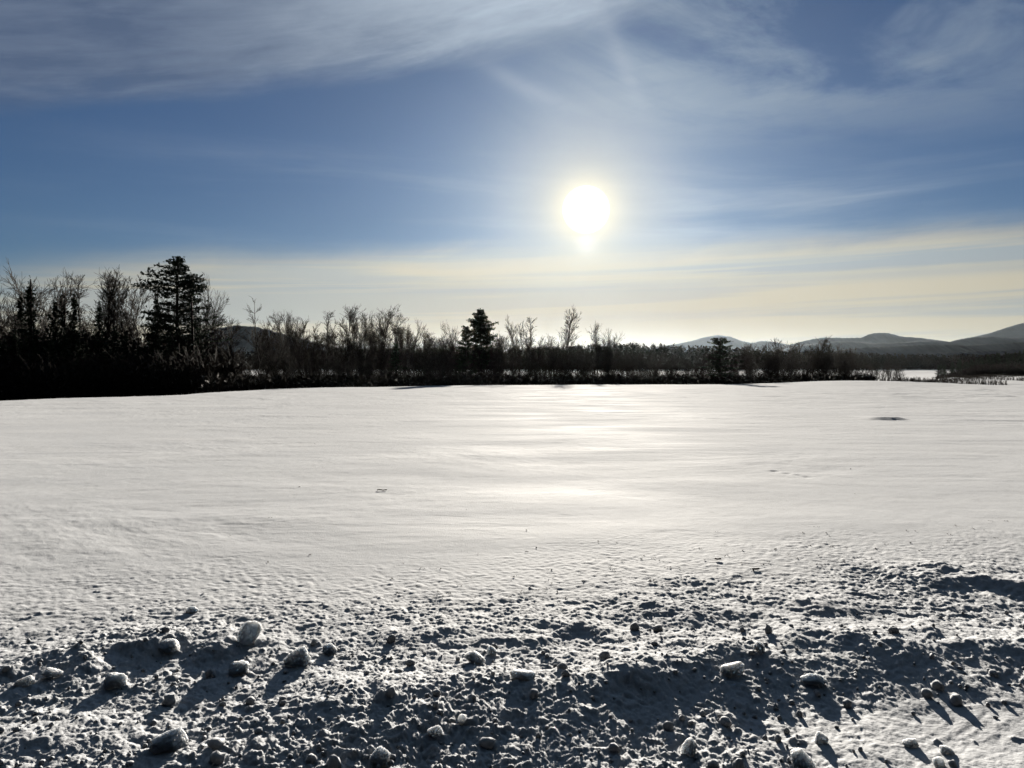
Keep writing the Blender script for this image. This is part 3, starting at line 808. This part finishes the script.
# crumbs too many to count
def crumbs():
    rng = np.random.default_rng(8)
    t = (1+5**.5)/2
    iv = np.array([(-1, t, 0), (1, t, 0), (-1, -t, 0), (1, -t, 0), (0, -1, t), (0, 1, t), (0, -1, -t), (0, 1, -t), (t, 0, -1), (t, 0, 1), (-t, 0, -1), (-t, 0, 1)], float)
    iv /= np.linalg.norm(iv[0])
    ifc = np.array([(0, 11, 5), (0, 5, 1), (0, 1, 7), (0, 7, 10), (0, 10, 11), (1, 5, 9), (5, 11, 4), (11, 10, 2), (10, 7, 6), (7, 1, 8), (3, 9, 4), (3, 4, 2), (3, 2, 6), (3, 6, 8), (3, 8, 9), (4, 9, 5), (2, 4, 11), (6, 2, 10), (8, 6, 7), (9, 8, 1)])
    # one subdivision for rounder crumbs
    vl = [tuple(v) for v in iv]; cache = {}; f2 = []
    def mid(a, b):
        k = (min(a, b), max(a, b))
        if k not in cache:
            m = (np.array(vl[a])+np.array(vl[b]))/2; m /= np.linalg.norm(m); vl.append(tuple(m)); cache[k] = len(vl)-1
        return cache[k]
    for a, b, c in ifc:
        ab, bc, ca = mid(a, b), mid(b, c), mid(c, a)
        f2 += [(a, ab, ca), (b, bc, ab), (c, ca, bc), (ab, bc, ca)]
    iv = np.array(vl); ifc = np.array(f2)
    VV, FF = [], []; n = 0
    while n < 700:
        py = rng.uniform(600, 768+60); px = rng.uniform(-20, 1044)
        lim = np.interp(px, [0, 300, 520, 640, 1024], [640, 640, 640, 625, 610])
        if py < lim: continue
        if py > 705 and px > 800 and rng.random() < .85: continue
        d = EYE*F/(py-HOR); x = (px-512)/F*d
        s = .006*math.exp(rng.exponential(.45)); s = min(s, .03)
        R = iv*(1+rng.normal(0, .13, (len(iv), 1)))*rng.uniform(.7, 1.25, 3)*s
        th = rng.uniform(0, 6.28); c, s_ = math.cos(th), math.sin(th)
        R = np.stack([R[:, 0]*c-R[:, 1]*s_, R[:, 0]*s_+R[:, 1]*c, R[:, 2]], -1)
        VV.append(R+np.array([x, d, gz(x, d)+s*.45])); FF.append(ifc+n*len(iv)); n += 1
    o = link_mesh('snow_crumbs', np.concatenate(VV), np.concatenate(FF), M_SNOW, smooth=True)
    tag(o, 'crumbs of broken snow strewn over the ploughed bank', 'snow crumbs', kind='stuff')
crumbs()

# bits of bark and twigs lying on the crust
def twig(px, py, lpx, label, rise=.004):
    x, y, z = hit(px, py); m = y/F; L = lpx*m
    S = []; n = 5; rng = random.Random(px)
    pts = [(-L/2+L*k/n, rng.gauss(0, L*.03), .012+abs(rng.gauss(0, rise))) for k in range(n+1)]
    for a, b in zip(pts[:-1], pts[1:]): S.append((*a, *b, .008, .006))
    V, Fc = tubes(S, 6)
    o = link_mesh('twig', V, Fc, M_SOIL); o.location = (x, y, z)
    tag(o, label, 'twig', 'dark twigs lying on the snow')
twig(382, 491, 10, 'short dark twig lying alone on the smooth snow left of the middle of the field')
twig(718, 560.5, 6, 'short dark twig just above the rough edge of the bank, right of centre')
twig(756, 571, 7, 'dark twig lying at the top of the rough bank right of the shortest twig')
def litter():
    rng = np.random.default_rng(31); C = []
    for k in range(130):
        px = rng.uniform(380, 1010); lim = np.interp(px, [250, 540, 640, 760, 1024], [596, 590, 568, 560, 545])
        py = lim+rng.normal(-6, 13)
        if k % 7 == 0: py = rng.uniform(410, 590); px = rng.uniform(100, 1000)
        d = EYE*F/(py-HOR)
        x, y, z = hit(px, py)
        C += [(x+rng.normal(0, .012), y+rng.normal(0, .012), z+.006) for _ in range(3)]
    V, Fc = leaves(np.array(C), .011, rng, flat=.2, long=1.5)
    o = link_mesh('bark_litter', V, Fc, M_SOIL)
    tag(o, 'dark specks of bark and leaves scattered on the crust above the bank', 'litter', kind='stuff')
litter()

# ------------------------------------------------------------------ air
HAZE = 5.0e-6
hz = [(-13500, -600, -6.2), (13500, -600, -6.2), (13500, 13500, -6.2), (-13500, 13500, -6.2)]
hv = hz+[(a, b, 400.0) for a, b, c in hz]
hv = [(a, (-14500 if b < 0 else 14500), c) for a, b, c in hv]; hv = [((-14500 if a < 0 else 14500), b, c) for a, b, c in hv]
ho = link_mesh('haze', hv, [(3, 2, 1, 0), (4, 5, 6, 7), (0, 1, 5, 4), (1, 2, 6, 5), (2, 3, 7, 6), (3, 0, 4, 7)])
tag(ho, 'thin pale winter air between the field and the far mountains', 'haze', kind='stuff')
hm = bpy.data.materials.new('winter_air'); hm.use_nodes = True
hm.node_tree.nodes.clear()
out = hm.node_tree.nodes.new('ShaderNodeOutputMaterial'); pv = hm.node_tree.nodes.new('ShaderNodeVolumePrincipled')
pv.inputs['Color'].default_value = (.73, .86, .97, 1); pv.inputs['Density'].default_value = HAZE; pv.inputs['Anisotropy'].default_value = .72
hm.node_tree.links.new(pv.outputs['Volume'], out.inputs['Volume'])
ho.data.materials.append(hm)

# ------------------------------------------------------------------ sky
w = bpy.data.worlds.new('World'); scene.world = w; w.use_nodes = True
NT = w.node_tree; NT.nodes.clear(); WN, WL = NT.nodes, NT.links
class E:
    """tiny wrapper so that sky maths reads as maths"""
    def __init__(self, s): self.s = s
    def _op(op, a, b=None, c=None, clamp=False):
        n = WN.new('ShaderNodeMath'); n.operation = op; n.use_clamp = clamp
        for i, v in enumerate((a, b, c)):
            if v is None: continue
            if isinstance(v, E): WL.new(v.s, n.inputs[i])
            else: n.inputs[i].default_value = v
        return E(n.outputs[0])
    def __add__(a, b): return E._op('ADD', a, b)
    __radd__ = __add__
    def __sub__(a, b): return E._op('SUBTRACT', a, b)
    def __rsub__(a, b): return E._op('SUBTRACT', b, a)
    def __mul__(a, b): return E._op('MULTIPLY', a, b)
    __rmul__ = __mul__
    def __truediv__(a, b): return E._op('DIVIDE', a, b)
    def exp(a): return E._op('EXPONENT', a)
    def clamp(a): return E._op('ADD', a, 0.0, clamp=True)
def ss(a, b, x):
    n = WN.new('ShaderNodeMapRange'); n.interpolation_type = 'SMOOTHSTEP'; n.clamp = True
    for k, v in (('From Min', a), ('From Max', b), ('Value', x)):
        if isinstance(v, E): WL.new(v.s, n.inputs[k])
        else: n.inputs[k].default_value = v
    return E(n.outputs['Result'])
def gauss(x, c, s):
    q = (x-c)*(1.0/s); return (q*q*-1.0).exp()
def vec(a, b, c=0.0):
    n = WN.new('ShaderNodeCombineXYZ')
    for i, v in enumerate((a, b, c)):
        if isinstance(v, E): WL.new(v.s, n.inputs[i])
        else: n.inputs[i].default_value = v
    return n.outputs[0]
def noise(v, detail=5, rough=.55, dist=0.0):
    n = WN.new('ShaderNodeTexNoise'); n.inputs['Scale'].default_value = 1.0; n.inputs['Detail'].default_value = detail
    n.inputs['Roughness'].default_value = rough; n.inputs['Distortion'].default_value = dist
    WL.new(v, n.inputs['Vector']); return E(n.outputs['Fac'])
def mixc(f, a, b, mode='MIX'):
    n = WN.new('ShaderNodeMix'); n.data_type = 'RGBA'; n.blend_type = mode; n.clamp_factor = True
    if isinstance(f, E): WL.new(f.s, n.inputs['Factor'])
    else: n.inputs['Factor'].default_value = f
    for k, v in (('A', a), ('B', b)):
        if isinstance(v, tuple): n.inputs[k].default_value = (*v, 1)
        else: WL.new(v, n.inputs[k])
    return n.outputs['Result']
def scalec(c, f):
    n = WN.new('ShaderNodeVectorMath'); n.operation = 'SCALE'
    if isinstance(c, tuple): n.inputs[0].default_value = c
    else: WL.new(c, n.inputs[0])
    if isinstance(f, E): WL.new(f.s, n.inputs['Scale'])
    else: n.inputs['Scale'].default_value = f
    return n.outputs[0]
def addc(a, b):
    n = WN.new('ShaderNodeVectorMath'); n.operation = 'ADD'; WL.new(a, n.inputs[0]); WL.new(b, n.inputs[1]); return n.outputs[0]

EXPO = 1.5
K = 1.0/(.1*2**EXPO)                 # picture value -> colour before the background strength
tcn = WN.new('ShaderNodeTexCoord'); sep = WN.new('ShaderNodeSeparateXYZ'); WL.new(tcn.outputs['Generated'], sep.inputs[0])
dx, dy, dz = (E(sep.outputs[i]) for i in range(3))
u = E._op('ARCTAN2', dx, dy); v = E._op('ARCSINE', dz)
dot = dx*float(SUN[0])+dy*float(SUN[1])+dz*float(SUN[2])
ang = E._op('ARCCOSINE', E._op('MINIMUM', dot, 1.0))*(180/math.pi)

sky = WN.new('ShaderNodeTexSky'); sky.sky_type = 'NISHITA'; sky.sun_disc = False
sky.sun_elevation = SUN_EL; sky.sun_rotation = SUN_AZ; sky.altitude = 200; sky.air_density = 1.0; sky.dust_density = 0.0; sky.ozone_density = 1.6
base = mixc(1.0, sky.outputs['Color'], (.073, .103, .158), 'MULTIPLY')

n_wisp = noise(vec(u*2.2, v*9+u*-1.6, 1.3), 7, .6, .6)
n_fine = noise(vec(u*7, v*26+u*-4.5, 4.1), 6, .6, .4)
# upper cirrus sheet with a slanting lower edge
eA = v-(u*.21+.398)+(n_wisp-.5)*.10+(n_fine-.5)*.03
mA = ss(-.02, .035, eA)
bright = ss(-.5, .0, u)*gauss(eA, .075, .06)*ss(.75, .2, u)
n_hair = noise(vec(u*5, (v-u*.2)*55, 8.0), 6, .62, .5)
tA = (bright*.75+.08+(n_wisp-.42)*.9*ss(-.8, .1, u)+(n_fine-.5)*.7+(n_hair-.5)*.5).clamp()
cA = mixc(tA, (.095, .13, .205), (.42, .49, .58))
base = mixc(mA*(.72+.22*bright), base, scalec(cA, K))
# thin veil upper right
nB = noise(vec(u*2.6+7, v*7+u*1.2, 9.0), 7, .62, .8)
mB = ss(.36, .62, nB)*ss(-.10, .18, u)*ss(.23, .33, v)
mB = mB*(.55+.9*noise(vec(u*6+3, (v-u*.1)*48, 3.0), 6, .62, .6))
base = mixc(mB*.75, base, scalec((.22, .28, .365), K))
# short wisps above the sun
mW = gauss(u+(v-.36)*.45, .15, .013)*gauss(v, .375, .05)*ss(.35, .6, n_fine+.1)
mW = mW*.2+gauss(v+(u)*.45, .355, .012)*gauss(u, .02, .06)*.25*ss(.3, .6, n_fine+.1)
base = mixc(mW, base, scalec((.5, .54, .6), K))
# faint haze veil around the middle
nC = noise(vec(u*1.6+3, v*16, 2.2), 6, .55, .5)
mC = ss(.42, .72, nC)*ss(.12, .17, v)*ss(.30, .2, v)*ss(.75, .25, E._op('ABSOLUTE', u-.08))
mC = mC*(.35+1.3*noise(vec(u*5, v*60+u*2, 5.0), 6, .62, .6))
base = mixc(mC*.35, base, scalec((.52, .57, .62), K))
# low cream strata
n_str = noise(vec(u*1.3, v*42+u*-1.0, 6.0), 6, .55, .3)
edge = .150+E._op('MINIMUM', u, 0.0)*.055
eD = edge-v+(n_str-.5)*.035
leftf = ss(-.62, -.40, u+(.12-v)*2.2)
mD = ss(-.018, .026, eD+(n_fine-.5)*.02)*leftf
grey = ss(.44, .59, n_str)
grey = (grey*.75+gauss(v, .121+.0, .008)*ss(.0, .45, u)*.8+gauss(v-u*.01, .098, .006)*.55*ss(-.5, -.1, u)).clamp()
cD = mixc(grey, (.68, .62, .47), (.42, .475, .50))
side_dim = ss(.75, .1, E._op('ABSOLUTE', u-.1))*.32+.68
lowsun = gauss(u, .097, .30)*ss(.15, .04, v)
thin = 1-lowsun*.18
cD = mixc(lowsun*.85, cD, (.33, .20, .06))
base = mixc(mD*.93, base, scalec(cD, side_dim*thin*K))
# light of the sun spread by thin cloud
base = addc(base, scalec((.76, .92, 1.02), (ang*(-1/7.5)).exp()*(.42*K)*(1-mD*.85)))
base = mixc(gauss(ang, 0.0, 6.2)*.80*(1-mD*.6), base, scalec((.61, .59, .53), K))
base = addc(base, scalec((1.0, .80, .30), (gauss(ang, 0.0, 2.1)*.5+gauss(ang, 0.0, 3.2)*.10)*K*(1+mD*.6)))
core = ss(1.8, 1.3, ang)+gauss(u, .0972, .012)*gauss(v, .163, .014)*mD*.22
base = addc(base, scalec((1.0, .97, .9), core*(4.0*K)))
# the sky behind the camera is dull
back = ss(.05, .74, dy)*.95+.05
base = mixc(ss(.5, .9, v), base, mixc(1.0, base, (.80, 1.0, 1.0), 'MULTIPLY'))
base = scalec(base, back*(ss(.5, 1.0, v)*.45+1.0))
bg = WN.new('ShaderNodeBackground'); bg.inputs['Strength'].default_value = .1
WL.new(base, bg.inputs['Color'])
wo = WN.new('ShaderNodeOutputWorld'); WL.new(bg.outputs[0], wo.inputs['Surface'])

# ------------------------------------------------------------------ sun
sl = bpy.data.lights.new('sun', 'SUN'); sl.energy = 5.0; sl.angle = math.radians(.5); sl.color = (1, .925, .81)
so = bpy.data.objects.new('sun', sl); COL.objects.link(so)
so.location = (6, 60, 30)
so.rotation_euler = Vector(SUN.tolist()).to_track_quat('Z', 'Y').to_euler()

# ------------------------------------------------------------------ camera and picture
cd = bpy.data.cameras.new('camera'); cam = bpy.data.objects.new('camera', cd); COL.objects.link(cam)
cam.location = (0, 0, EYE); cam.rotation_euler = (math.pi/2, 0, 0)
cd.sensor_width = 36; cd.lens = 36*F/1024; cd.shift_y = -(384-HOR)/1024
cd.clip_start = .05; cd.clip_end = 60000
scene.camera = cam
scene.view_settings.view_transform = 'Standard'; scene.view_settings.look = 'None'
scene.view_settings.exposure = EXPO; scene.view_settings.gamma = 1; scene.view_settings.use_curve_mapping = False
scene.cycles.use_denoising = True
scene.cycles.max_bounces = 5; scene.cycles.diffuse_bounces = 0; scene.cycles.volume_bounces = 0
